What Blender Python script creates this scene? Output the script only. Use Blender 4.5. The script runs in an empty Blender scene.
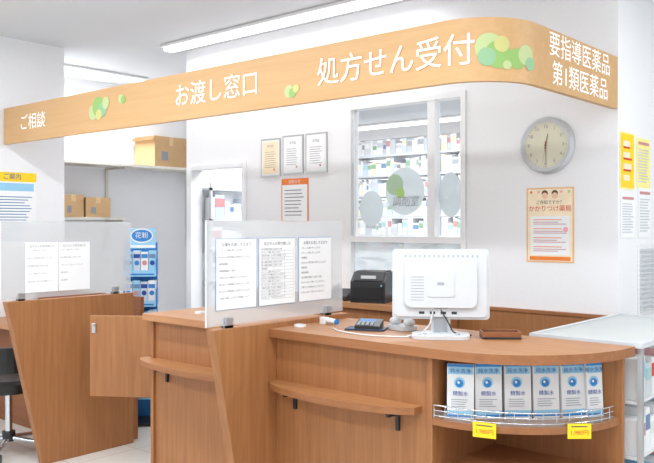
import bpy, math, random
from mathutils import Matrix, Vector
random.seed(4)
sc = bpy.context.scene
sc.view_settings.view_transform = 'Standard'
sc.view_settings.look = 'None'
sc.view_settings.exposure = 0.0

# ------------------------------------------------------------ materials
MATS = {}
def srgb(r, g, b):
    f = lambda c: ((c/255)/12.92 if c/255 <= 0.04045 else (((c/255)+0.055)/1.055)**2.4)
    return (f(r), f(g), f(b), 1)
def mat(name, rgb, rough=0.5, metal=0.0, var=0.04, scale=20, emit=0, alpha=None, bump=0):
    if name in MATS: return MATS[name]
    m = bpy.data.materials.new(name); m.use_nodes = True
    nt = m.node_tree; N = nt.nodes; L = nt.links
    b = N['Principled BSDF']
    c = srgb(*rgb)
    tc = N.new('ShaderNodeTexCoord'); no = N.new('ShaderNodeTexNoise')
    no.inputs['Scale'].default_value = scale; no.inputs['Detail'].default_value = 3
    L.new(tc.outputs['Object'], no.inputs['Vector'])
    cr = N.new('ShaderNodeValToRGB')
    cr.color_ramp.elements[0].position = 0.3; cr.color_ramp.elements[1].position = 0.7
    cr.color_ramp.elements[0].color = tuple(x*(1-var) for x in c[:3])+(1,)
    cr.color_ramp.elements[1].color = tuple(min(1, x*(1+var)) for x in c[:3])+(1,)
    L.new(no.outputs['Fac'], cr.inputs['Fac']); L.new(cr.outputs['Color'], b.inputs['Base Color'])
    b.inputs['Roughness'].default_value = rough; b.inputs['Metallic'].default_value = metal
    if bump:
        bp = N.new('ShaderNodeBump'); bp.inputs['Strength'].default_value = bump
        L.new(no.outputs['Fac'], bp.inputs['Height']); L.new(bp.outputs['Normal'], b.inputs['Normal'])
    if emit:
        b.inputs['Emission Color'].default_value = c; b.inputs['Emission Strength'].default_value = emit
    MATS[name] = m; return m
def wood(name, c1, c2, axis='Z', rough=0.38, k=1.0):
    m = bpy.data.materials.new(name); m.use_nodes = True
    nt = m.node_tree; N = nt.nodes; L = nt.links; b = N['Principled BSDF']
    tc = N.new('ShaderNodeTexCoord'); mp = N.new('ShaderNodeMapping')
    s = {'X': (1.2, 22, 22), 'Y': (22, 1.2, 22), 'Z': (22, 22, 1.2)}[axis]
    mp.inputs['Scale'].default_value = tuple(v*k for v in s)
    L.new(tc.outputs['Object'], mp.inputs['Vector'])
    n1 = N.new('ShaderNodeTexNoise'); n1.inputs['Scale'].default_value = 2.0; n1.inputs['Detail'].default_value = 6
    n1.inputs['Distortion'].default_value = 0.6
    L.new(mp.outputs['Vector'], n1.inputs['Vector'])
    cr = N.new('ShaderNodeValToRGB')
    cr.color_ramp.elements[0].position = 0.28; cr.color_ramp.elements[1].position = 0.72
    cr.color_ramp.elements[0].color = srgb(*c1); cr.color_ramp.elements[1].color = srgb(*c2)
    L.new(n1.outputs['Fac'], cr.inputs['Fac']); L.new(cr.outputs['Color'], b.inputs['Base Color'])
    b.inputs['Roughness'].default_value = rough
    MATS[name] = m; return m
def glass(name, tint=(1, 1, 1, 1), refl=0.08, milk=0.0, milkcol=(0.85, 0.87, 0.9, 1)):
    m = bpy.data.materials.new(name); m.use_nodes = True
    nt = m.node_tree; N = nt.nodes; L = nt.links
    N.remove(N['Principled BSDF']); out = N['Material Output']
    t = N.new('ShaderNodeBsdfTransparent'); t.inputs['Color'].default_value = tint
    g = N.new('ShaderNodeBsdfGlossy'); g.inputs['Roughness'].default_value = 0.03 if milk == 0 else 0.35
    mx = N.new('ShaderNodeMixShader'); mx.inputs['Fac'].default_value = refl
    L.new(t.outputs[0], mx.inputs[1]); L.new(g.outputs[0], mx.inputs[2])
    last = mx
    if milk > 0:
        d = N.new('ShaderNodeBsdfDiffuse'); d.inputs['Color'].default_value = milkcol
        tr = N.new('ShaderNodeBsdfTranslucent'); tr.inputs['Color'].default_value = milkcol
        m1 = N.new('ShaderNodeMixShader'); m1.inputs['Fac'].default_value = 0.4
        L.new(d.outputs[0], m1.inputs[1]); L.new(tr.outputs[0], m1.inputs[2])
        m2 = N.new('ShaderNodeMixShader'); m2.inputs['Fac'].default_value = milk
        L.new(mx.outputs[0], m2.inputs[1]); L.new(m1.outputs[0], m2.inputs[2]); last = m2
    L.new(last.outputs[0], out.inputs['Surface'])
    MATS[name] = m; return m

W_V = wood('wood_vertical', (150, 98, 58), (171, 117, 72), 'Z', 0.5)
W_X = wood('wood_lengthwise', (164, 113, 72), (184, 133, 90), 'X', 0.42)
W_E = wood('wood_edge', (142, 91, 53), (162, 107, 66), 'X', 0.5)
W_S = wood('wood_sign', (203, 161, 110), (212, 171, 121), 'X', 0.5, 0.7)
W_D = wood('wood_dark', (130, 80, 48), (150, 94, 58), 'X', 0.5)
WALL = mat('wall_paint', (240, 241, 244), 0.85, var=0.012, scale=60, bump=0.03)
CEIL = mat('ceiling_board', (218, 221, 225), 0.9, var=0.015, scale=90)
WHITE = mat('white_plastic', (234, 236, 238), 0.4, var=0.01)
FRAMEW = mat('white_frame', (238, 240, 242), 0.4, var=0.01)
PAPER = mat('paper', (244, 246, 248), 0.8, var=0.01)
INK = mat('ink', (70, 74, 82), 0.8)
INKL = mat('ink_light', (140, 144, 152), 0.8)
GREY = mat('grey_plastic', (165, 170, 176), 0.5)
LGREY = mat('light_grey_plastic', (210, 214, 218), 0.35, var=0.01)
DGREY = mat('dark_plastic', (38, 40, 44), 0.35)
BLACK = mat('black_vinyl', (22, 22, 24), 0.45)
CHROME = mat('chrome', (215, 220, 226), 0.18, 1.0, var=0.01)
ALU = mat('aluminium', (196, 200, 204), 0.35, 0.9, var=0.01)
RING = mat('clock_bezel', (200, 204, 208), 0.3, 0.3, var=0.01)
BLUE = mat('blue_print', (40, 130, 205), 0.5)
LBLUE = mat('light_blue_print', (150, 205, 236), 0.5)
DBLUE = mat('deep_blue_print', (25, 70, 160), 0.5)
YEL = mat('yellow_card', (250, 214, 30), 0.6)
YEL2 = mat('pale_yellow_paper', (250, 240, 150), 0.7)
RED = mat('red_print', (214, 50, 40), 0.6)
ORG = mat('orange_print', (238, 130, 50), 0.6)
CREAM = mat('cream_paper', (250, 232, 200), 0.7)
GRN2 = mat('light_green_print', (176, 214, 130), 0.6)
PINK = mat('pink_print', (240, 180, 190), 0.6)
PB = mat('pale_blue_carton', (196, 210, 224), 0.6); PG = mat('pale_grey_carton', (200, 206, 212), 0.6)
PR = mat('dusty_red_carton', (206, 142, 144), 0.6); MB = mat('muted_blue_carton', (104, 138, 180), 0.6)
TEAL = mat('pale_teal_carton', (166, 204, 204), 0.6)
GRNC = mat('soft_green_carton', (136, 176, 140), 0.6)
CARD = mat('cardboard', (196, 160, 116), 0.8)
CARDT = mat('packing_tape', (214, 184, 136), 0.5)
EMIT = mat('tube_light', (250, 252, 255), 0.5, emit=3.0, var=0)
GLASS = glass('clear_glass', refl=0.05)
FROST = glass('frosted_acrylic', refl=0.06, milk=0.40, milkcol=(0.74, 0.77, 0.79, 1))
MILK = glass('milky_film', refl=0.02, milk=0.92, milkcol=(0.50, 0.56, 0.58, 1))
MILKP = glass('pale_film', refl=0.02, milk=0.5, milkcol=(0.78, 0.83, 0.86, 1))
MILKG = glass('green_film', refl=0.02, milk=0.8, milkcol=(0.46, 0.62, 0.40, 1))
TRAYG = glass('blue_acrylic', tint=(0.8, 0.9, 1, 1), refl=0.12)
WTOP = glass('showcase_top_glass', refl=0.15, milk=0.85, milkcol=(0.84, 0.87, 0.87, 1))

def floor_mat():
    m = bpy.data.materials.new('floor_tiles'); m.use_nodes = True
    nt = m.node_tree; N = nt.nodes; L = nt.links; b = N['Principled BSDF']
    tc = N.new('ShaderNodeTexCoord'); br = N.new('ShaderNodeTexBrick')
    br.offset = 0; br.inputs['Scale'].default_value = 1.0
    br.inputs['Brick Width'].default_value = 0.45; br.inputs['Row Height'].default_value = 0.45
    br.inputs['Mortar Size'].default_value = 0.003
    br.inputs['Color1'].default_value = srgb(222, 220, 214); br.inputs['Color2'].default_value = srgb(214, 212, 206)
    br.inputs['Mortar'].default_value = srgb(180, 177, 170)
    L.new(tc.outputs['Object'], br.inputs['Vector']); L.new(br.outputs['Color'], b.inputs['Base Color'])
    b.inputs['Roughness'].default_value = 0.25
    return m
FLOOR = floor_mat()

# ------------------------------------------------------------ mesh builder
class B:
    def __init__(s, name):
        s.name = name; s.v = []; s.f = []; s.mi = []; s.sm = []; s.mats = []; s.M = Matrix.Identity(4)
    def _m(s, m):
        if m not in s.mats: s.mats.append(m)
        return s.mats.index(m)
    def add(s, vs, fs, m, smooth=False):
        o = len(s.v); k = s._m(m)
        for p in vs: s.v.append(tuple(s.M @ Vector(p)))
        for f in fs: s.f.append([i+o for i in f]); s.mi.append(k); s.sm.append(smooth)
    def box(s, x0, x1, y0, y1, z0, z1, m):
        if x0 > x1: x0, x1 = x1, x0
        if y0 > y1: y0, y1 = y1, y0
        s.add([(x0,y0,z0),(x1,y0,z0),(x1,y1,z0),(x0,y1,z0),(x0,y0,z1),(x1,y0,z1),(x1,y1,z1),(x0,y1,z1)],
              [(0,3,2,1),(4,5,6,7),(0,1,5,4),(1,2,6,5),(2,3,7,6),(3,0,4,7)], m)
    def prism(s, poly, z0, z1, m, side=None, smooth=False):
        n = len(poly)
        vs = [(p[0], p[1], z0) for p in poly]+[(p[0], p[1], z1) for p in poly]
        s.add(vs, [tuple(range(n-1, -1, -1)), tuple(range(n, 2*n))], m)
        s.add(vs, [(i, (i+1) % n, n+(i+1) % n, n+i) for i in range(n)], side or m, smooth)
    def prismX(s, polyYZ, x0, x1, m):
        n = len(polyYZ)
        vs = [(x0, p[0], p[1]) for p in polyYZ]+[(x1, p[0], p[1]) for p in polyYZ]
        s.add(vs, [tuple(range(n-1, -1, -1)), tuple(range(n, 2*n))]+[(i, (i+1) % n, n+(i+1) % n, n+i) for i in range(n)], m)
    def cyl(s, p0, p1, r0, m, r1=None, seg=20, caps=True):
        p0 = Vector(p0); p1 = Vector(p1); r1 = r0 if r1 is None else r1
        d = (p1-p0).normalized(); a = Vector((0, 0, 1)) if abs(d.z) < .9 else Vector((1, 0, 0))
        u = d.cross(a).normalized(); w = d.cross(u)
        vs = []
        for p, r in ((p0, r0), (p1, r1)):
            for i in range(seg):
                t = 2*math.pi*i/seg; vs.append(p+u*math.cos(t)*r+w*math.sin(t)*r)
        s.add(vs, [(i, (i+1) % seg, seg+(i+1) % seg, seg+i) for i in range(seg)], m, True)
        if caps: s.add(vs, [tuple(range(seg-1, -1, -1)), tuple(range(seg, 2*seg))], m)
    def tube(s, pts, r, m, seg=8):
        for a, b in zip(pts[:-1], pts[1:]): s.cyl(a, b, r, m, seg=seg)
    def ball(s, c, r, m, sc=(1, 1, 1), seg=20, rings=12):
        vs = []; fs = []
        for j in range(rings+1):
            ph = math.pi*j/rings
            for i in range(seg):
                t = 2*math.pi*i/seg
                vs.append((c[0]+r*sc[0]*math.sin(ph)*math.cos(t), c[1]+r*sc[1]*math.sin(ph)*math.sin(t), c[2]+r*sc[2]*math.cos(ph)))
        for j in range(rings):
            for i in range(seg):
                fs.append((j*seg+i, (j+1)*seg+i, (j+1)*seg+(i+1) % seg, j*seg+(i+1) % seg))
        s.add(vs, fs, m, True)
    def text(s, txt, size, fn, m, align='CENTER', line=1.0):
        vs, fs = text_mesh(txt, size, align, line)
        s.add([fn(x, y) for x, y in vs], fs, m)
    def done(s, bevel=0, origin=None):
        me = bpy.data.meshes.new(s.name)
        xs = [p[0] for p in s.v]; ys = [p[1] for p in s.v]; zs = [p[2] for p in s.v]
        o = origin or ((min(xs)+max(xs))/2, (min(ys)+max(ys))/2, min(zs))
        me.from_pydata([(p[0]-o[0], p[1]-o[1], p[2]-o[2]) for p in s.v], [], s.f)
        for m in s.mats: me.materials.append(m)
        for i, p in enumerate(me.polygons):
            p.material_index = s.mi[i]; p.use_smooth = s.sm[i]
        me.update()
        ob = bpy.data.objects.new(s.name, me); ob.location = o
        sc.collection.objects.link(ob)
        if bevel:
            md = ob.modifiers.new('bevel', 'BEVEL'); md.width = bevel; md.segments = 2
            md.limit_method = 'ANGLE'; md.angle_limit = math.radians(50)
        return ob
def text_mesh(txt, size, align='CENTER', line=1.0):
    cu = bpy.data.curves.new('tmp', 'FONT'); cu.body = txt; cu.size = size
    cu.align_x = align; cu.align_y = 'CENTER'; cu.space_line = line; cu.resolution_u = 3
    ob = bpy.data.objects.new('tmp', cu); sc.collection.objects.link(ob)
    dg = bpy.context.evaluated_depsgraph_get(); dg.update()
    ev = ob.evaluated_get(dg); me = ev.to_mesh()
    vs = [(v.co.x, v.co.y) for v in me.vertices]; fs = [tuple(p.vertices) for p in me.polygons]
    ev.to_mesh_clear(); bpy.data.objects.remove(ob); bpy.data.curves.remove(cu)
    return vs, fs
class Sheet:
    def __init__(s, b, c, r, u):
        s.b = b; s.c = Vector(c); s.r = Vector(r).normalized(); s.u = Vector(u).normalized(); s.n = s.r.cross(s.u); s.k = 0
    def P(s, x, y, o): return s.c+s.r*x+s.u*y+s.n*o
    def rect(s, x, y, w, h, m, o=0.001):
        s.b.add([s.P(x-w/2, y-h/2, o), s.P(x+w/2, y-h/2, o), s.P(x+w/2, y+h/2, o), s.P(x-w/2, y+h/2, o)], [(0, 1, 2, 3)], m)
    def slab(s, x, y, w, h, t, m, o=0):
        vs = [s.P(x+a*w/2, y+b*h/2, o+c*t) for c in (0, 1) for a, b in ((-1,-1),(1,-1),(1,1),(-1,1))]
        s.b.add(vs, [(0,3,2,1),(4,5,6,7),(0,1,5,4),(1,2,6,5),(2,3,7,6),(3,0,4,7)], m)
    def disc(s, x, y, r, m, o=0.001, seg=28, ry=None):
        ry = ry or r
        s.b.add([s.P(x+r*math.cos(2*math.pi*i/seg), y+ry*math.sin(2*math.pi*i/seg), o) for i in range(seg)], [tuple(range(seg))], m)
    def text(s, t, size, x, y, m, o=0.0015, align='CENTER', line=1.0):
        s.b.text(t, size, lambda a, b: s.P(x+a, y+b, o), m, align, line)
    def lines(s, x, y, w, h, n, m, fill=0.45, o=0.001):
        st = h/n
        for i in range(n):
            ww = w*random.uniform(0.7, 1.0)
            s.rect(x-(w-ww)/2, y+h/2-st*(i+.5), ww, st*fill, m, o)

UP = (0, 0, 1)
XR = (1, 0, 0); YR = (0, 1, 0)
EYE = 1.45; CH = 2.9; YB = 4.2

# ------------------------------------------------------------ room shell
b = B('floor'); b.box(-9, 4, -4, 11, -0.1, 0, FLOOR); b.done()
b = B('ceiling'); b.box(-9, 4, -4, 11, CH, CH+0.1, CEIL); b.done()
b = B('ceiling'); b.box(-5.16, -1.7, 4.31, 5.81, 2.6, 2.65, CEIL); b.box(-7.99, -1.7, 5.81, 8.89, 2.6, 2.65, CEIL); b.done()
b = B('wall_back')
T = YB+0.1
b.box(-5.215, -5.17, YB, T, 0, CH, WALL)
b.box(-5.17, -4.48, YB, T, 1.94, CH, WALL)
b.box(-4.48, -3.47, YB, T, 0, CH, WALL)
b.box(-3.47, -2.53, YB, T, 2.276, CH, WALL)
b.box(-3.47, -2.53, YB, T, 0, 0.97, WALL)
b.box(-2.53, -1.6, YB, T, 0, CH, WALL)
b.done()
b = B('wall_left'); b.box(-5.98, -5.88, -4, 3.47, 0, CH, WALL); b.box(-7.1, -5.98, 3.37, 3.47, 0, CH, WALL); b.done()
b = B('wall_alcove'); b.box(-7.1, -7.0, 3.47, 5.7, 0, CH, WALL); b.box(-7.1, -5.17, 5.7, 5.8, 0, CH, WALL)
b.box(-5.215, -5.17, T, 5.7, 0, CH, WALL); b.done()
b = B('wall_right'); b.box(-1.7, -1.6, T, 8.9, 0, CH, WALL); b.done()
b = B('wall_far'); b.box(-8, 4, 8.9, 9.0, 0, CH, WALL); b.box(-8.1, -8, 5.8, 9.0, 0, CH, WALL); b.done()
b = B('trim_wainscot')
b.box(-4.40, -1.6, YB-0.018, YB-0.001, 0, 0.945, W_V); b.box(-4.40, -1.6, YB-0.028, YB-0.001, 0.945, 0.965, W_E); b.done(0.002)
b = B('baseboard_left'); b.box(-5.879, -5.865, -4, 3.47, 0, 0.08, GREY); b.done()
b = B('door_1')
b.box(-5.168, -5.13, YB-0.02, T, 0, 1.938, FRAMEW); b.box(-4.52, -4.482, YB-0.02, T, 0, 1.938, FRAMEW)
b.box(-5.13, -4.52, YB-0.02, T, 1.90, 1.938, FRAMEW); b.done(0.003)
# window
b = B('window_1')
fy0, fy1 = YB-0.012, YB+0.075
b.box(-3.468, -3.435, fy0, fy1, 0.972, 2.274, FRAMEW); b.box(-2.565, -2.532, fy0, fy1, 0.972, 2.274, FRAMEW)
b.box(-3.435, -2.565, fy0, fy1, 2.238, 2.274, FRAMEW); b.box(-3.435, -2.565, fy0, fy1, 1.335, 1.375, FRAMEW)
b.box(-3.435, -2.565, fy0, fy1, 0.972, 1.0, FRAMEW)
b.box(-2.81, -2.755, fy0+0.005, fy1-0.02, 1.375, 2.238, FRAMEW)
b.box(-3.435, -3.412, fy0+0.01, fy1-0.03, 1.375, 2.238, LGREY)
b.box(-3.412, -2.81, YB+0.01, YB+0.016, 1.375, 2.238, GLASS); b.box(-2.755, -2.565, YB+0.03, YB+0.036, 1.375, 2.238, GLASS)
b.box(-3.435, -2.565, YB+0.03, YB+0.034, 1.0, 1.335, MILKP)
s = Sheet(b, (-3.15, YB+0.008, 1.55), XR, UP)
s.disc(-0.12, 0.01, 0.10, MILK, 0.001, ry=0.12)
s.disc(0.155, 0.12, 0.155, MILK, 0.001); s.disc(0.075, 0.165, 0.07, MILKG, 0.002)
s.disc(0.12, 0.11, 0.035, GRN2, 0.003)
s.text('調剤室', 0.07, 0.165, 0.05, INKL, 0.004)
s2 = Sheet(b, (-2.66, YB+0.028, 1.62), XR, UP); s2.disc(0.0, 0.02, 0.088, MILK, 0.001, ry=0.14)
b.done()

# ------------------------------------------------------------ ceiling lights
KL = 0.76
def fixture(x0, x1, y0, y1, power, z=CH):
    b = B('ceiling_light')
    b.box(x0, x1, y0, y1, z-0.025, z-0.002, FRAMEW)
    if x1-x0 > y1-y0:
        c = (y0+y1)/2; b.box(x0+0.02, x1-0.02, c-0.045, c+0.045, z-0.05, z-0.026, EMIT)
    else:
        c = (x0+x1)/2; b.box(c-0.045, c+0.045, y0+0.02, y1-0.02, z-0.05, z-0.026, EMIT)
    fo = b.done(0.004)
    if power:
        l = bpy.data.lights.new('tube', 'AREA'); l.shape = 'RECTANGLE'; l.size = x1-x0; l.size_y = y1-y0; l.energy = power*KL
        l.color = (0.97, 0.985, 1)
        o = bpy.data.objects.new('lamp', l); o.parent = fo; o.location = (0, 0, -0.012); sc.collection.objects.link(o)
fixture(-5.18, -2.75, 3.90, 4.04, 14)
fixture(-6.58, -6.42, 3.6, 4.7, 38)
fixture(-5.2, -2.8, 1.6, 1.75, 54)  # unseen fixtures at full ceiling height from here on, added as fill light
fixture(-2.2, 0.2, 1.6, 1.75, 55)
fixture(-5.2, -2.8, -0.7, -0.55, 62)
fixture(-2.2, 0.2, -0.7, -0.55, 60)
fixture(0.8, 3.2, 1.0, 1.15, 50)
fixture(-0.8, 1.6, 4.0, 4.15, 45)
fixture(-6.6, -3.8, 7.1, 7.22, 45, 2.6)
fixture(-7.6, -4.6, 8.5, 8.62, 30, 2.6)
fixture(-4.0, -2.4, 5.0, 5.15, 50, 2.6)  # unseen lamp added to light the back room
fixture(-4.62, -4.50, 4.40, 5.6, 26, 2.6)  # unseen lamp added to brighten the carton fronts inside the doorway

w = bpy.data.worlds.new('world'); sc.world = w; w.use_nodes = True
w.node_tree.nodes['Background'].inputs[0].default_value = (0.93, 0.965, 1, 1)
w.node_tree.nodes['Background'].inputs[1].default_value = 1.1

# ------------------------------------------------------------ overhead sign band
R = 0.30; X0 = -5.87; XE = -1.60; YS = 2.95; ZB = 2.07; ZT = 2.345
L1 = (XE-R)-X0; LA = R*math.pi/2; L3 = (YB-0.005)-(YS+R)
def path(s_, off=0.0):
    if s_ <= L1: p = (X0+s_, YS); n = (0, -1)
    elif s_ <= L1+LA:
        t = -math.pi/2+(s_-L1)/R; n = (math.cos(t), math.sin(t)); p = (XE-R+R*n[0], YS+R+R*n[1])
    else: p = (XE, YS+R+(s_-L1-LA)); n = (1, 0)
    return (p[0]+n[0]*off, p[1]+n[1]*off)
b = B('overhead_sign_band')
ss = [0, 1.3, 2.6, L1]+[L1+LA*i/24 for i in range(1, 25)]+[L1+LA+L3]
vs = []
for s_ in ss:
    for off, z in ((0, ZB), (0, ZT), (-0.03, ZT), (-0.03, ZB)):
        p = path(s_, off); vs.append((p[0], p[1], z))
fs = []; n = len(ss)
for i in range(n-1):
    for k in range(4):
        fs.append((4*i+k, 4*(i+1)+k, 4*(i+1)+(k+1) % 4, 4*i+(k+1) % 4))
b.add(vs, fs, W_S, False)
b.add(vs, [(0, 1, 2, 3), (4*n-1, 4*n-2, 4*n-3, 4*n-4)], W_S)
def bandfn(s0, z0, off=0.002, sx=1.0):
    def f(x, y):
        p = path(s0+x*sx, off); return (p[0], p[1], z0+y)
    return f
def banddisc(s0, z0, r, m, off):
    f = bandfn(s0, z0, off); seg = 32
    vs = [f(r*q*math.cos(2*math.pi*i/seg), r*q*math.sin(2*math.pi*i/seg)) for q in (1, .66, .33) for i in range(seg)]+[f(0, 0)]
    vs = [(a, c, min(max(d, ZB+0.001), ZT-0.001)) for a, c, d in vs]
    fs = [(q*seg+i, q*seg+(i+1) % seg, (q+1)*seg+(i+1) % seg, (q+1)*seg+i) for q in (0, 1) for i in range(seg)]
    fs += [(2*seg+i, 2*seg+(i+1) % seg, 3*seg) for i in range(seg)]
    b.add(vs, fs, m)
TXT = mat('sign_lettering', (252, 252, 250), 0.5, var=0.0, emit=0.25)
b.text('ご相談', 0.125, bandfn(0.435, 2.205), TXT)
b.text('お渡し窓口', 0.145, bandfn(-3.41-X0, 2.205, .004), TXT)
b.text('処方せん受付', 0.148, bandfn(-2.19-X0, 2.20, .006), TXT)
b.text('要指導医薬品', 0.120, bandfn(L1+LA+0.48, 2.272), TXT)
b.text('第1類医薬品', 0.120, bandfn(L1+LA+0.48, 2.142), TXT)
D1 = mat('leaf_green', (146, 186, 104), 0.6, var=0); D2 = mat('leaf_pale', (188, 204, 146), 0.6, var=0)
D3 = mat('leaf_mint', (146, 188, 146), 0.6, var=0); D4 = mat('leaf_yellow', (202, 200, 128), 0.6, var=0)
c0 = L1+0.19
for ds, z, r, m, o in ((0.02, 2.215, 0.062, D2, .002), (0.06, 2.185, 0.06, D1, .0025), (0.01, 2.175, 0.04, D3, .003), (0.075, 2.23, 0.035, D4, .0035),
                       (0.15, 2.17, 0.045, D1, .002), (0.20, 2.19, 0.045, D2, .0025), (0.225, 2.155, 0.03, D3, .003), (0.10, 2.14, 0.02, D2, .003)):
    banddisc(c0+ds, z, r, m, o)
c1 = 1.29
for ds, z, r, m, o in ((-0.06, 2.20, 0.05, D2, .002), (0.0, 2.235, 0.065, D1, .0025), (0.05, 2.21, 0.05, D3, .003), (0.09, 2.25, 0.04, D2, .0035),
                       (0.01, 2.18, 0.035, D4, .0035), (0.26, 2.26, 0.028, D2, .002), (0.285, 2.25, 0.025, D1, .0025)):
    banddisc(c1+ds, z, r, m, o)
for ds, z, r, m, o in ((0, 2.14, 0.032, D2, .002), (0.025, 2.13, 0.025, D1, .0025), (0.05, 2.15, 0.022, D4, .003)):
    banddisc(3.04+ds, z, r, m, o)
b.done()

# ------------------------------------------------------------ counters
ZC = 0.975; CT = 0.037
b = B('reception_counter')
def ell(cx, cy, rx, ry, a0=90, a1=0, n=28):
    return [(cx+rx*math.cos(math.radians(a0+(a1-a0)*i/n)), cy-ry*math.sin(math.radians(a0+(a1-a0)*i/n))) for i in range(n+1)]
poly = [(-2.575, 2.55)]+ell(-1.62, 3.12, 0.50, 0.57)+[(-2.575, 3.12)]
b.prism(poly, ZC-CT, ZC, W_X, W_E)
b.box(-3.54, -2.625, 2.55, 3.12, ZC-CT, ZC, W_X)
b.box(-2.575, -1.735, 2.60, 2.62, 0.0, ZC-CT, W_V); b.box(-1.735, -1.71, 2.585, 3.09, 0, ZC-CT, W_V)
b.box(-2.575, -2.56, 2.62, 3.09, 0, ZC-CT, W_V)
b.box(-2.56, -1.735, 2.62, 3.09, 0.45, 0.47, W_X)
b.box(-1.71, -1.15, 3.07, 3.09, 0, ZC-CT, W_V)
b.box(-3.50, -2.625, 2.60, 2.62, 0, ZC-CT, W_V); b.box(-3.515, -3.49, 2.585, 3.09, 0, ZC-CT, W_V)
for z in (0.70, 0.50, 0.12):
    b.prism([(-1.71, 2.58)]+ell(-1.68, 3.07, 0.52, 0.49)+[(-1.71, 3.07)], z-0.025, z, W_X, W_E)
b.prismX([(2.22, 1.0), (3.12, 1.0), (3.12, 0), (2.42, 0)], -2.625, -2.575, W_V)
def ledge(x0, x1, z, d=0.15):
    n = 18; pts = [(x0, 2.60)]
    for i in range(n+1):
        t = i/n; x = x0+(x1-x0)*t; e = min(t, 1-t)*2
        pts.append((x, 2.60-0.05-(d-0.05)*math.sin(e*math.pi/2)**0.6 if 0 < i < n else 2.60-0.05))
    pts.append((x1, 2.60))
    b.prism(pts, z-0.028, z, W_X, W_E)
ledge(-2.575, -1.77, 0.735)
ledge(-3.56, -2.65, 0.735)
for x in (-1.88, -2.45, -3.38):
    b.box(x-0.008, x+0.008, 2.52, 2.60, 0.685, 0.707, DGREY); b.box(x-0.008, x+0.008, 2.585, 2.60, 0.62, 0.707, DGREY)
b.done(0.0025)

b = B('counter_divider')
b.prismX([(2.24, 1.0), (3.12, 1.0), (3.12, 0), (2.47, 0)], -4.475, -4.425, W_V); b.done(0.0025)

b = B('consultation_desk')
b.box(-5.86, -4.49, 2.72, 3.25, 0.71, 0.745, W_X); b.box(-5.86, -4.49, 2.85, 2.87, 0.0, 0.71, W_D)
b.box(-5.86, -5.84, 2.87, 3.2, 0, 0.71, W_V); b.box(-4.52, -4.49, 2.87, 3.2, 0, 0.71, W_V)
b.box(-5.86, -4.49, 3.22, 3.25, 0.745, 0.96, W_D); b.done(0.0025)

b = B('swing_gate')
p0 = Vector((-4.21, 2.66, 0)); p1 = Vector((-3.56, 3.09, 0)); d = (p1-p0); ang = math.atan2(d.y, d.x)
b.M = Matrix.Translation(p0) @ Matrix.Rotation(ang, 4, 'Z')
Lg = d.length
b.box(0, Lg, -0.015, 0.015, 0.42, 0.905, W_V)
b.box(0.015, 0.04, -0.024, -0.015, 0.80, 0.86, ALU); b.cyl((0.03, -0.026, 0.85), (0.03, -0.04, 0.85), 0.008, ALU)
for z in (0.5, 0.82): b.cyl((Lg, 0.0, z-0.04), (Lg, 0.0, z+0.04), 0.01, ALU)
b.done(0.0025)

def screen(x, y0, y1):
    b = B('frosted_privacy_screen')
    b.box(x-0.004, x+0.004, y0, y1, 1.012, 1.47, FROST)
    b.box(x-0.0042, x+0.0042, y0-0.003, y0, 1.012, 1.47, LGREY)
    for y in (y0+0.12, y1-0.12):
        b.box(x-0.016, x-0.0045, y-0.02, y+0.02, 1.001, 1.045, ALU); b.box(x+0.0045, x+0.016, y-0.02, y+0.02, 1.001, 1.045, ALU)
        b.box(x-0.016, x+0.016, y-0.02, y+0.02, 1.0005, 1.0115, ALU)
    b.done()
screen(-4.45, 2.22, 3.11); screen(-2.60, 2.20, 3.10)
JP = ['お薬をお渡しするまでの時間について', '処方せんの受付順にお呼びいたします', 'お待たせする場合がございますので', 'あらかじめご了承くださいますよう', 'よろしくお願い申し上げます', '保険薬局', '調剤管理料', '後発医薬品のご案内', '個人情報の取扱いに関する方針']
def sheet_doc(name, c, r, w, h, nl, ink=INK, holder=True, grid=False):
    b = B(name); s = Sheet(b, c, r, UP)
    if holder: s.slab(0, 0, w+0.008, h+0.008, 0.003, TRAYG, 0.001)
    s.slab(0, 0, w, h, 0.001, PAPER, 0.005)
    s.text(random.choice(JP[:3])[:10], w*0.075, 0, h*0.42, ink, 0.0065)
    for i in range(nl):
        y = h*0.34-i*h*0.78/nl
        s.text(random.choice(JP), min(w*0.045, h*.5/nl), -w*0.44, y, ink, 0.0065, 'LEFT')
        if grid: s.rect(0, y-h*.39/nl, w*.9, .001, INKL, .0064)
    if grid:
        for q in (-.45, -.1, .2, .45): s.rect(w*q, -h*.03, .001, h*.76, INKL, .0064)
    b.done()
for y, nl, g in ((2.365, 8, 0), (2.62, 16, 1), (2.885, 10, 0)):
    sheet_doc('notice_sheet', (-2.594, y, 1.235), YR, 0.235, 0.305, nl, INK, True, g)
for y in (2.47, 2.69):
    sheet_doc('notice_sheet', (-4.444, y, 1.195), YR, 0.215, 0.30, 5, INKL, False)

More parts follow.
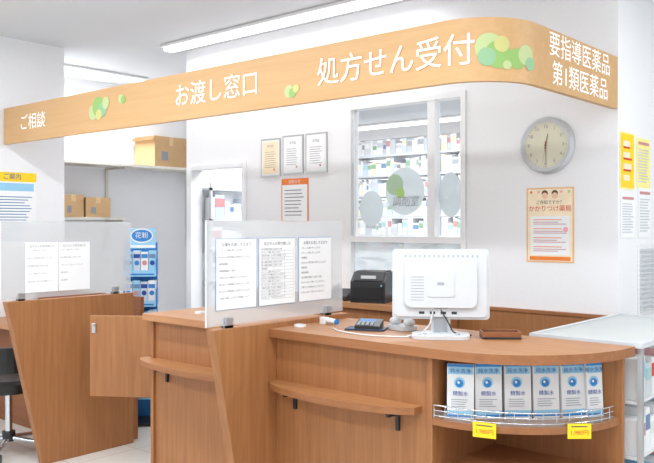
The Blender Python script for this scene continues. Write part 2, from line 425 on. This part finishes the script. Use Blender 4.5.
# ------------------------------------------------------------ product boxes on end shelf
b = B('medicine_box_row')
row = [(-1.617, 2.640), (-1.535, 2.715), (-1.452, 2.795), (-1.372, 2.875), (-1.295, 2.955), (-1.235, 3.015)]
angs = [28, 40, 42, 46, 54, 56]
for k, ((x, y), a) in enumerate(zip(row, angs)):
    b.M = Matrix.Translation((x, y, 0.701)) @ Matrix.Rotation(math.radians(a), 4, 'Z') @ Matrix.Rotation(math.radians(-4), 4, 'X')
    wv = 0.103 if k < 5 else 0.07
    for j in range(3 if k in (1,2,3) else 1):
        b.box(-wv/2, wv/2, j*0.045, j*0.045+0.042, 0, 0.21, WHITE)
    s = Sheet(b, (0, 0, 0.105), (1, 0, 0), UP)
    s.rect(0, 0.08, wv*.92, 0.030, LBLUE); s.rect(0, 0.099, wv*.98, 0.010, BLUE, 0.0014)
    s.text('純水洗浄', 0.02, 0, 0.077, DBLUE)
    s.disc(-0.004, 0.033, 0.021, LBLUE); s.disc(-0.004, 0.030, 0.015, BLUE, 0.0014); s.disc(-0.007, 0.034, 0.005, WHITE, 0.0018)
    s.text('精製水', 0.02, 0, -0.01, DBLUE)
    s.lines(0, -0.045, wv*0.7, 0.035, 4, GREY, 0.35)
    s.rect(0, -0.085, wv*.98, 0.022, LBLUE); s.rect(0, -0.094, wv*.98, 0.008, BLUE, 0.0014)
b.M = Matrix.Identity(4)
b.done(0.001)
b = B('wire_shelf_rail')
arc = [(-1.70, 2.583)]+ell(-1.68, 3.07, 0.513, 0.483, 90, 6)
for z in (0.712, 0.732, 0.752): b.tube([(p[0], p[1], z) for p in arc], 0.0022 if z < .75 else 0.003, CHROME, 6)
for p in arc[::2]: b.cyl((p[0], p[1], 0.701), (p[0], p[1], 0.752), 0.0018, CHROME, seg=6)
st = [(p[0], p[1]) for p in arc]
vs = [(p[0], p[1], z) for p in st for z in (0.703, 0.73)]
b.add(vs, [(2*i, 2*i+2, 2*i+3, 2*i+1) for i in range(len(st)-1)], TRAYG)
b.done()
for al in (69, 30):
    x = -1.68+0.535*math.cos(math.radians(al)); y = 3.07-0.505*math.sin(math.radians(al))
    t = math.atan2(math.cos(math.radians(al)), math.sin(math.radians(al)))
    b = B('price_tag'); s = Sheet(b, (x, y, 0.687), (math.cos(t*.7), math.sin(t*.7), 0), (0, 0.0, 1))
    s.slab(0, 0, 0.088, 0.056, 0.0015, YEL, 0)
    s.text('1,980円', 0.022, 0, -0.006, RED, 0.002); s.rect(0, 0.017, 0.06, 0.004, INK, 0.002)
    b.done()

# ------------------------------------------------------------ showcase right
b = B('glass_showcase')
sx0, sx1, sy0, sy1 = -1.58, -1.10, 3.14, 4.165
b.box(sx0, sx1, sy0, sy1, 0, 0.10, LGREY)
for x in (sx0, sx1-0.02):
    for y in (sy0, (sy0+sy1)/2-0.01, sy1-0.02): b.box(x, x+0.02, y, y+0.02, 0.10, 0.965, ALU)
b.box(sx0+.02, sx1-.02, sy0+.02, sy1-.02, 0.970, 0.980, WTOP)
for x in (sx0, sx1-0.02): b.box(x, x+0.02, sy0, sy1, 0.965, 0.985, LGREY)
for y in (sy0, sy1-0.02): b.box(sx0+0.02, sx1-0.02, y, y+0.02, 0.965, 0.985, LGREY)
for z in (0.30, 0.52, 0.74): b.box(sx0+0.02, sx1-0.02, sy0+0.01, sy1-0.02, z, z+0.012, WHITE)
b.box(sx0, sx0+0.006, sy0+0.02, sy1-0.02, 0.1, 0.965, WHITE)
b.box(sx1-0.008, sx1-0.003, sy0+0.02, sy1-0.02, 0.1, 0.965, GLASS)
b.done()
def fill_boxes(name, x0, x1, y0, y1, zs, face, hmax, pal, wmin=0.04, wmax=0.10, hmin=0.5, pal2=None):
    b = B(name)
    for z in zs:
        t = (x0 if face == '-Y' else y0)
        end = (x1 if face == '-Y' else y1)
        while t < end-wmin:
            w_ = min(random.uniform(wmin, wmax), end-t); h = random.uniform(hmin, 1.0)*hmax
            m = random.choice(pal); m2 = random.choice(pal2 or pal)
            if face == '-Y':
                b.box(t, t+w_-0.004, y0, y1, z, z+h, m); b.box(t+0.002, t+w_-0.006, y0-0.002, y0, z+h*.5, z+h*.85, m2)
            else:
                b.box(x0, x1, t, t+w_-0.004, z, z+h, m); b.box(x1, x1+0.002, t+0.002, t+w_-0.006, z+h*.5, z+h*.85, m2)
            t += w_
    return b.done()
PAL = [WHITE, WHITE, PAPER, LBLUE, LGREY, PR, WHITE, CREAM, PB, TEAL, PAPER]
ACC = [BLUE, RED, GRNC, PR, MB, ORG, TEAL, WHITE, LBLUE, YEL2]
PAL2 = [WHITE, WHITE, PAPER, LGREY, PB, PG, WHITE, CREAM, WHITE, PAPER]
ACC2 = [MB, PR, PG, TEAL, WHITE, GRNC, WHITE, GREY, PG, CREAM, INKL, WHITE]
BAGS = [WHITE, PAPER, WHITE, PAPER, WHITE, PB]
fill_boxes('showcase_goods', -1.36, -1.125, 3.165, 4.12, (0.101, 0.313, 0.533, 0.753), '+X', 0.18, PAL, .05, .09, .7, ACC)

def poster(name, c, r, w, h, fn, base=PAPER, t=0.0015):
    b = B(name); s = Sheet(b, c, r, UP); s.slab(0, 0, w, h, t, base, 0.0005); s.o = t+0.0015
    fn(s, w, h); return b.done()
def p_yel(s, w, h):
    s.rect(0, 0, w*.9, h*.94, YEL, .003); s.lines(0, 0.0, w*.6, h*.8, 4, CREAM, .5, .004); s.lines(0, 0.01, w*.6, h*.6, 3, RED, .16, .005)
def p_doc(s, w, h):
    s.rect(0, h*.40, w*.8, h*.06, PR, .003); s.lines(0, -h*.05, w*.8, h*.7, 12, PG, .4, .003)
poster('wall_notice', (-1.599, 4.33, 1.80), YR, 0.21, 0.31, p_yel, YEL2)
poster('wall_notice', (-1.599, 4.58, 1.80), YR, 0.21, 0.28, p_doc, YEL2)
poster('wall_notice', (-1.599, 4.34, 1.50), YR, 0.21, 0.24, p_doc)
poster('wall_notice', (-1.599, 4.60, 1.52), YR, 0.21, 0.28, p_doc)
b = B('louvre_vent'); s = Sheet(b, (-1.599, 4.62, 1.14), YR, UP); s.slab(0, 0, 0.26, 0.40, 0.008, FRAMEW)
for i in range(14): s.slab(0, -0.17+i*0.026, 0.23, 0.012, 0.012, LGREY, 0.009)
b.done()

# ------------------------------------------------------------ clock
b = B('wall_clock'); cx, cz = -1.995, 1.90
FACE = mat('clock_face', (222, 220, 198), 0.5, var=0.02)
b.cyl((cx, YB-0.001, cz), (cx, YB-0.03, cz), 0.160, RING, seg=64)
b.cyl((cx, YB-0.03, cz), (cx, YB-0.042, cz), 0.160, RING, 0.148, seg=64, caps=False)
b.cyl((cx, YB-0.042, cz), (cx, YB-0.034, cz), 0.148, RING, 0.128, seg=64, caps=False)
b.cyl((cx, YB-0.0305, cz), (cx, YB-0.033, cz), 0.130, FACE, seg=64)
s = Sheet(b, (cx, YB-0.034, cz), XR, UP)
for i in range(12):
    a = math.radians(90-30*(i+1))
    s.text(str(i+1), 0.026, 0.104*math.cos(a), 0.104*math.sin(a), INKL)
for i in range(60):
    a = math.radians(6*i); s.disc(0.121*math.cos(a), 0.121*math.sin(a), 0.0018 if i % 5 else 0.003, INKL, seg=6)
def hand(ang, ln, wd, m, o):
    a = math.radians(90-ang); u = (math.cos(a), math.sin(a)); q = (-u[1], u[0])
    b.add([s.P(-u[0]*.02+q[0]*wd, -u[1]*.02+q[1]*wd, o), s.P(-u[0]*.02-q[0]*wd, -u[1]*.02-q[1]*wd, o), s.P(u[0]*ln-q[0]*wd*.4, u[1]*ln-q[1]*wd*.4, o), s.P(u[0]*ln+q[0]*wd*.4, u[1]*ln+q[1]*wd*.4, o)], [(0, 1, 2, 3)], m)
GOLD = mat('clock_hand', (120, 105, 70), 0.3, 0.6)
hand(12, 0.065, 0.004, GOLD, 0.003); hand(178, 0.095, 0.003, GOLD, 0.004); hand(190, 0.1, 0.001, RED, 0.005)
s.disc(0, 0, 0.006, GOLD, 0.006)
b.done()
def p_phar(s, w, h):
    s.rect(0, 0, w*.94, h*.96, CREAM, .003)
    for k, c in enumerate((ORG, PINK, GRN2, ORG, PINK, GRN2)): s.disc(-w*.4+k*w*.16, h*.44, .008, c, .0035)
    s.disc(-.03, h*.39, .018, mat('skin_print', (240, 200, 170)), .004); s.disc(.03, h*.39, .018, MATS['skin_print'], .004)
    s.disc(-.03, h*.42, .019, mat('hair_print', (90, 60, 40)), .0037); s.disc(.03, h*.42, .019, MATS['hair_print'], .0037)
    s.text('ご存知ですか？', 0.024, 0, h*.30, INK, .004)
    s.text('かかりつけ薬局', 0.037, 0, h*.215, RED, .004)
    s.rect(0, -h*.14, w*.82, h*.52, PAPER, .0035)
    for k in range(4):
        s.rect(-w*.05, h*.07-k*h*.12, w*.6, .004, ORG, .0045); s.lines(0, h*.025-k*h*.12, w*.7, h*.05, 2, PR, .35, .0045)
    s.disc(w*.33, -h*.06, .015, PINK, .005); s.rect(0, -h*.445, w*.86, h*.05, ORG, .004)
poster('wall_poster', (-1.985, YB-0.001, 1.45), XR, 0.285, 0.425, p_phar, mat('orange_border', (236, 190, 140), .7))
for x, z, col in ((-4.215, 1.955, CREAM), (-3.985, 1.965, PAPER), (-3.755, 1.965, PAPER)):
    b = B('framed_certificate'); s = Sheet(b, (x, YB-0.001, z), XR, UP)
    s.slab(0, 0, 0.205, 0.285, 0.008, ALU); s.rect(0, 0, 0.185, 0.262, PAPER, .0085); s.rect(0, 0, 0.165, 0.24, col, .009)
    s.text('許可証', 0.022, 0, 0.085, INKL, .0095); s.lines(0, -0.015, .12, .13, 8, INKL, .2, .0095)
    s.rect(.04, -.09, .016, .016, PR, .0095); b.done()
def p_not(s, w, h):
    s.rect(0, 0, w*.93, h*.95, PAPER, .003); s.rect(0, h*.42, w*.95, h*.12, ORG, .004)
    s.text('お知らせ', .03, 0, h*.42, PAPER, .005); s.lines(0, -h*.05, w*.75, h*.65, 8, INKL, .25, .004)
poster('wall_notice', (-3.97, YB-0.001, 1.63), XR, 0.27, 0.32, p_not, ORG)
def p_left(s, w, h):
    s.rect(0, h*.44, w, h*.12, YEL, .003); s.text('ご案内', .05, 0, h*.44, DBLUE, .004)
    s.rect(0, h*.31, w*.9, h*.1, LBLUE, .003); s.lines(0, -h*.1, w*.85, h*.6, 16, MB, .3, .003)
poster('wall_poster', (-5.879, 3.02, 1.56), YR, 0.40, 0.60, p_left)

# ------------------------------------------------------------ alcove storage shelf
SH = mat('shelf_board', (220, 216, 206), 0.6)
b = B('storage_shelf')
b.box(-6.99, -6.62, 3.52, 5.66, 2.03, 2.055, SH); b.box(-6.99, -6.66, 3.52, 4.62, 1.50, 1.525, SH)
for y in (3.56, 4.60, 5.64):
    b.box(-6.998, -6.98, y-0.015, y+0.015, 1.2, 2.03, SH)
    b.prism([(-6.98, y-0.01), (-6.66, y-0.01), (-6.66, y+0.01), (-6.98, y+0.01)], 2.01, 2.03, SH)
    if y < 5: b.prism([(-6.98, y-0.01), (-6.70, y-0.01), (-6.70, y+0.01), (-6.98, y+0.01)], 1.48, 1.50, SH)
b.box(-6.66, -6.635, 3.56, 3.585, 1.50, 2.03, SH)
b.done()
def carton(x, y, z, sx, sy, sz, a=0):
    b = B('cardboard_box'); b.M = Matrix.Translation((x, y, z)) @ Matrix.Rotation(math.radians(a), 4, 'Z')
    b.box(-sx/2, sx/2, -sy/2, sy/2, 0, sz, CARD)
    b.box(-0.025, 0.025, -sy/2, sy/2, sz, sz+0.001, CARDT); b.box(sx/2, sx/2+0.001, -0.025, 0.025, sz*.7, sz, CARDT)
    b.box(sx/2, sx/2+0.001, -sy*.3, -sy*.1, sz*.2, sz*.5, INKL)
    b.add([(-sx/2, -sy/2, sz), (sx/2, -sy/2, sz), (sx/2+.03, -sy/2-.06, sz-.05), (-sx/2, -sy/2-.06, sz-.05)], [(0, 1, 2, 3), (3, 2, 1, 0)], CARD)
    b.done(0.003)
carton(-6.8, 5.14, 2.056, 0.32, 0.44, 0.31, 3)
carton(-6.8, 5.50, 2.056, 0.30, 0.24, 0.25, 0)
carton(-6.8, 4.02, 1.526, 0.28, 0.22, 0.21, 2); carton(-6.8, 4.30, 1.526, 0.28, 0.26, 0.19, -4)

def shelfunit(name, x0, x1, y0, y1, zs, top):
    b = B(name)
    for z in zs: b.box(x0, x1, y0, y1, z-0.02, z, LGREY)
    for x in (x0, x1-0.02):
        for y in (y0, y1-0.02): b.box(x, x+0.02, y, y+0.02, 0, top, LGREY)
    b.done()
zs = (0.12, 0.42, 0.72, 0.98, 1.24, 1.50, 1.76)
shelfunit('supply_shelf', -5.168, -5.04, 4.315, 5.6, zs, 1.80)
fill_boxes('supply_cartons', -5.16, -5.06, 4.34, 5.56, [z+0.001 for z in zs[:-1]], '+X', 0.21, BAGS, 0.04, 0.13, 0.55, [PAPER, PB, WHITE, PR, PG, MB, WHITE])
zs = [0.15+0.2*i for i in range(11)]
for x0 in (-6.3, -5.2, -4.1):
    shelfunit('dispensing_shelf', x0, x0+1.06, 6.3, 6.62, zs, 2.2)
    fill_boxes('medicine_stock', x0+0.03, x0+1.03, 6.31, 6.58, [z+0.001 for z in zs], '-Y', 0.17, PAL2, 0.025, 0.08, .6, ACC2)

# blue product display stand
b = B('product_display_stand')
b.M = Matrix.Translation((-4.90, 3.52, 0)) @ Matrix.Rotation(math.radians(48), 4, 'Z')
b.box(-0.115, 0.115, 0.05, 0.06, 0.0, 1.32, BLUE)
s = Sheet(b, (0, 0.048, 1.35), (1, 0, 0), UP)
s.slab(0, 0, 0.20, 0.15, 0.006, LBLUE); s.disc(0, 0.02, 0.085, WHITE, .008, ry=.055); s.disc(0, 0.02, 0.075, BLUE, .009, ry=.045); s.text('花粉', .05, 0, .02, WHITE, .011); s.rect(0, -.06, .2, .02, WHITE, .008)
for k, z in enumerate((0.2, 0.42, 0.64, 0.86, 1.08)):
    dpt = 0.10+0.03*(4-k)
    b.box(-0.115, 0.115, 0.05-dpt, 0.05, z, z+0.012, LBLUE); b.box(-0.115, 0.115, 0.045-dpt, 0.05-dpt, z-0.01, z+0.035, LBLUE)
    b.box(-0.10, 0.10, 0.0445-dpt, 0.045-dpt, z, z+0.012, BLUE)
    for side in (-0.12, 0.115): b.box(side, side+0.005, 0.05-dpt, 0.05, z, z+0.12, BLUE)
    for j in range(4):
        x = -0.084+j*0.056; m = (WHITE, LBLUE, PB)[(j+k) % 3]
        b.box(x-0.026, x+0.026, 0.05-dpt+0.02, 0.03, z+0.013, z+0.17+0.01*(j % 2), m)
        q = Sheet(b, (x, 0.05-dpt+0.02, z+0.09), (1, 0, 0), UP); q.rect(0, .05, .046, .03, (BLUE, MB, DBLUE)[(j+k) % 3]); q.disc(0, 0, .018, (BLUE, PR, DBLUE)[(j+2*k) % 3], .0015)
b.box(-0.13, 0.13, -0.20, 0.08, 0, 0.02, DGREY)
b.M = Matrix.Identity(4); b.done()

# ------------------------------------------------------------ back desk and receipt printer
b = B('back_desk')
b.box(-3.75, -2.55, 3.86, 4.165, 0.925, 0.96, W_X); b.box(-3.74, -3.71, 3.88, 4.165, 0, 0.925, W_V); b.box(-2.6, -2.57, 3.88, 4.165, 0, 0.925, W_V)
b.box(-3.71, -2.6, 3.90, 3.92, 0, 0.925, W_V); b.done(0.002)
b = B('receipt_printer'); b.M = Matrix.Translation((-3.10, 4.0, 0.961)) @ Matrix.Rotation(math.radians(20), 4, 'Z')
b.prismX([(-0.10, 0), (0.10, 0), (0.10, 0.19), (-0.03, 0.19), (-0.10, 0.13)], -0.115, 0.115, DGREY)
b.prismX([(-0.098, 0.139), (-0.034, 0.193), (-0.02, 0.197), (0.09, 0.197), (0.09, 0.191), (-0.03, 0.191)], -0.10, 0.10, BLACK)
b.box(-0.10, 0.10, -0.105, -0.10, 0.02, 0.10, BLACK)
b.box(-0.05, 0.05, -0.085, -0.082, 0.15, 0.17, LGREY); b.box(0.085, 0.095, -0.103, -0.10, 0.105, 0.115, LBLUE)
b.M = Matrix.Identity(4); b.done(0.006)
b = B('desk_phone'); b.M = Matrix.Translation((-3.33, 3.97, 0.961)) @ Matrix.Rotation(math.radians(20), 4, 'Z')
b.prismX([(-0.07, 0), (0.07, 0), (0.07, 0.07), (-0.07, 0.03)], -0.06, 0.06, DGREY)
b.tube([(-0.045, -0.05, 0.05), (-0.045, 0.0, 0.075), (-0.045, 0.06, 0.085)], 0.014, BLACK, 10)
b.M = Matrix.Identity(4); b.done(0.004)

# ------------------------------------------------------------ monitor seen from behind
def rrect(w, h, r, n=6):
    pts = []
    for cx, cy, a in ((w/2-r, h/2-r, 0), (-w/2+r, h/2-r, 90), (-w/2+r, -h/2+r, 180), (w/2-r, -h/2+r, 270)):
        for i in range(n+1):
            t = math.radians(a+90*i/n); pts.append((cx+r*math.cos(t), cy+r*math.sin(t)))
    return pts
b = B('computer_monitor')
MW = mat('monitor_shell', (208, 212, 216), 0.4, var=0.01)
base = Matrix.Translation((-1.83, 2.83, ZC+0.001)) @ Matrix.Rotation(math.radians(34), 4, 'Z')
b.M = base
b.prism(rrect(0.24, 0.17, 0.05), 0, 0.014, MW); b.prism(rrect(0.15, 0.11, 0.035), 0.014, 0.022, MW)
b.prismX([(0.0, 0.02), (0.04, 0.02), (0.02, 0.14), (-0.02, 0.14)], -0.04, 0.04, MW)
b.prismX([(-0.005, 0.02), (0.0, 0.02), (-0.022, 0.14), (-0.026, 0.14)], -0.028, 0.028, GREY)
tilt = Matrix.Rotation(math.radians(-6), 4, 'X')
pm = base @ Matrix.Translation((0, 0.0, 0.225)) @ tilt @ Matrix.Rotation(math.radians(90), 4, 'X')
b.M = pm
b.prism(rrect(0.405, 0.295, 0.016), -0.03, 0.0, MW)
b.prism(rrect(0.385, 0.275, 0.02), 0.0, 0.012, MW)
b.prism(rrect(0.30, 0.20, 0.03), 0.012, 0.03, MW)
b.prism(rrect(0.11, 0.11, 0.01), 0.03, 0.034, MW)
b.box(-0.19, 0.19, -0.135, 0.135, -0.0315, -0.030, DGREY)
for k in range(16): b.box(-0.15+k*0.02, -0.144+k*0.02, 0.112, 0.122, 0.0121, 0.0130, GREY)
for k in range(9): b.box(-0.125, -0.07, -0.07+k*0.012, -0.067+k*0.012, 0.0301, 0.0308, GREY)
for k in range(4): b.box(-0.09+k*0.045, -0.068+k*0.045, -0.126, -0.116, 0.0121, 0.014, DGREY)
b.prism([(p[0], p[1]) for p in rrect(0.03, 0.012, 0.005)], 0.034, 0.0352, GREY)
b.M = base
b.tube([(0.0, -0.02, 0.12), (0.03, -0.045, 0.07), (0.05, -0.04, 0.03), (0.09, 0.0, 0.006), (0.13, 0.05, 0.004)], 0.003, DGREY, 8)
b.tube([(-0.03, -0.02, 0.12), (-0.045, -0.05, 0.06), (-0.08, -0.05, 0.02), (-0.14, -0.02, 0.005)], 0.003, LGREY, 8)
b.M = Matrix.Identity(4)
b.done(0.002)

b = B('cash_tray'); b.M = Matrix.Translation((-1.635, 2.985, ZC+0.001)) @ Matrix.Rotation(math.radians(38), 4, 'Z')
b.box(-0.08, 0.08, -0.05, 0.05, 0, 0.008, DGREY)
for q in ((-0.08, 0.08, -0.05, -0.044), (-0.08, 0.08, 0.044, 0.05), (-0.08, -0.074, -0.044, 0.044), (0.074, 0.08, -0.044, 0.044)): b.box(*q, 0.008, 0.03, W_D)
b.box(-0.05, 0.04, -0.03, 0.03, 0.008, 0.018, W_D); b.M = Matrix.Identity(4); b.done(0.002)

b = B('card_terminal'); b.M = Matrix.Translation((-2.22, 2.82, ZC+0.001)) @ Matrix.Rotation(math.radians(25), 4, 'Z')
b.box(-0.09, 0.09, -0.05, 0.05, 0, 0.008, mat('blue_tray', (50, 66, 96), .4))
b.prismX([(-0.045, 0.008), (0.045, 0.008), (0.045, 0.045), (-0.045, 0.022)], -0.045, 0.07, DGREY)
b.add([(-.035, .0, .0345), (.04, .0, .0345), (.04, .04, .0445), (-.035, .04, .0445)], [(0, 1, 2, 3)], MB)
for i in range(4):
    for j in range(3): b.box(-0.035+i*0.02, -0.022+i*0.02, -0.04+j*0.013, -0.031+j*0.013, 0.024+j*.0028, 0.031+j*.0028, GREY)
b.M = Matrix.Identity(4); b.done(0.0015)

b = B('telephone_handset'); b.M = Matrix.Translation((-2.10, 2.93, ZC+0.001)) @ Matrix.Rotation(math.radians(-10), 4, 'Z')
b.prism(rrect(0.13, 0.09, 0.03), 0, 0.02, MW)
b.ball((-0.045, 0, 0.035), 0.027, MW, (1, 1, .7)); b.ball((0.045, 0, 0.035), 0.027, MW, (1, 1, .7))
b.tube([(-0.045, 0, 0.045), (-0.02, 0, 0.056), (0.02, 0, 0.056), (0.045, 0, 0.045)], 0.013, MW, 12)
b.M = Matrix.Identity(4); b.done(0.003)

b = B('barcode_scanner'); b.M = Matrix.Translation((-2.51, 2.86, ZC+0.001)) @ Matrix.Rotation(math.radians(-5), 4, 'Z')
b.prism(rrect(0.04, 0.035, 0.01), 0, 0.03, WHITE); b.M = b.M @ Matrix.Translation((0.045, 0, 0.0))
b.cyl((-0.03, 0, 0.018), (0.035, 0, 0.015), 0.014, WHITE, 0.012); b.cyl((0.035, 0, 0.015), (0.045, 0, 0.015), 0.0125, BLUE)
b.M = Matrix.Identity(4); b.done(0.002)

b = B('power_cable')
pts = []
ctrl = [(-2.35, 2.74), (-2.25, 2.68), (-2.1, 2.66), (-1.98, 2.70), (-1.90, 2.76)]
for i in range(len(ctrl)-1):
    for k in range(6):
        t = k/6; p0_, p1_, p2_, p3_ = ctrl[max(i-1, 0)], ctrl[i], ctrl[i+1], ctrl[min(i+2, len(ctrl)-1)]
        f = lambda a, b_, c, d_: 0.5*((2*b_)+(-a+c)*t+(2*a-5*b_+4*c-d_)*t*t+(-a+3*b_-3*c+d_)*t**3)
        pts.append((f(p0_[0], p1_[0], p2_[0], p3_[0]), f(p0_[1], p1_[1], p2_[1], p3_[1]), ZC+0.004))
b.tube(pts, 0.003, WHITE, 8); b.done()
for x, y in ((-2.52, 2.70), (-3.3, 2.75)):
    b = B('stamp_pad'); b.cyl((x, y, ZC+0.0005), (x, y, ZC+0.010), 0.028, WHITE, seg=32); b.cyl((x, y, ZC+0.010), (x, y, ZC+0.012), 0.022, LGREY, seg=32); b.done(0.001)
b = B('leaflet_pocket'); s = Sheet(b, (-2.60, 2.262, 0.83), XR, (0, -0.2, 1.0))
s.slab(0, 0, 0.045, 0.10, 0.004, PAPER, 0.001); s.lines(0, 0, .035, .08, 5, BLUE, .4, .006); b.done()

def chair(x, y, a):
    b = B('swivel_chair'); b.M = Matrix.Translation((x, y, 0)) @ Matrix.Rotation(math.radians(a), 4, 'Z')
    for k in range(5):
        t = math.radians(72*k+10); e = (0.25*math.cos(t), 0.25*math.sin(t))
        b.cyl((0, 0, 0.10), (e[0], e[1], 0.075), 0.018, CHROME, 0.012, seg=12)
        b.cyl((e[0]-.02*math.sin(t), e[1]+.02*math.cos(t), 0.03), (e[0]+.02*math.sin(t), e[1]-.02*math.cos(t), 0.03), 0.03, DGREY, seg=16)
    b.cyl((0, 0, 0.08), (0, 0, 0.40), 0.022, CHROME); b.cyl((0, 0, 0.08), (0, 0, 0.14), 0.04, DGREY)
    b.cyl((0, 0, 0.395), (0, 0, 0.42), 0.15, DGREY, seg=32); b.cyl((0, 0, 0.42), (0, 0, 0.465), 0.205, BLACK, 0.215, seg=40); b.cyl((0, 0, 0.465), (0, 0, 0.485), 0.215, BLACK, 0.185, seg=40)
    b.tube([(0, -0.1, 0.41), (0, -0.22, 0.42), (0, -0.25, 0.5), (0, -0.235, 0.62)], 0.013, CHROME, 10)
    vs = []; n = 12
    for i in range(n+1):
        t = math.radians(-60+120*i/n)
        for r, z in ((.235, .54), (.235, .70), (.20, .70), (.20, .54)): vs.append((r*math.sin(t), -r*math.cos(t), z))
    fs = [(4*i+k, 4*i+(k+1) % 4, 4*(i+1)+(k+1) % 4, 4*(i+1)+k) for i in range(n) for k in range(4)]+[(3, 2, 1, 0), (4*n, 4*n+1, 4*n+2, 4*n+3)]
    b.add(vs, fs, BLACK)
    b.M = Matrix.Identity(4); b.done(0.006)
chair(-4.83, 2.46, 20)

# ------------------------------------------------------------ camera
cam = bpy.data.cameras.new('camera'); co = bpy.data.objects.new('camera', cam); sc.collection.objects.link(co)
co.location = (0, 0, EYE); co.rotation_euler = (math.radians(90), 0, math.atan2(0.657, 0.754))
cam.sensor_width = 36; cam.lens = 36*790/654; cam.shift_y = -6.5/654
cam.clip_start = 0.05
sc.camera = co
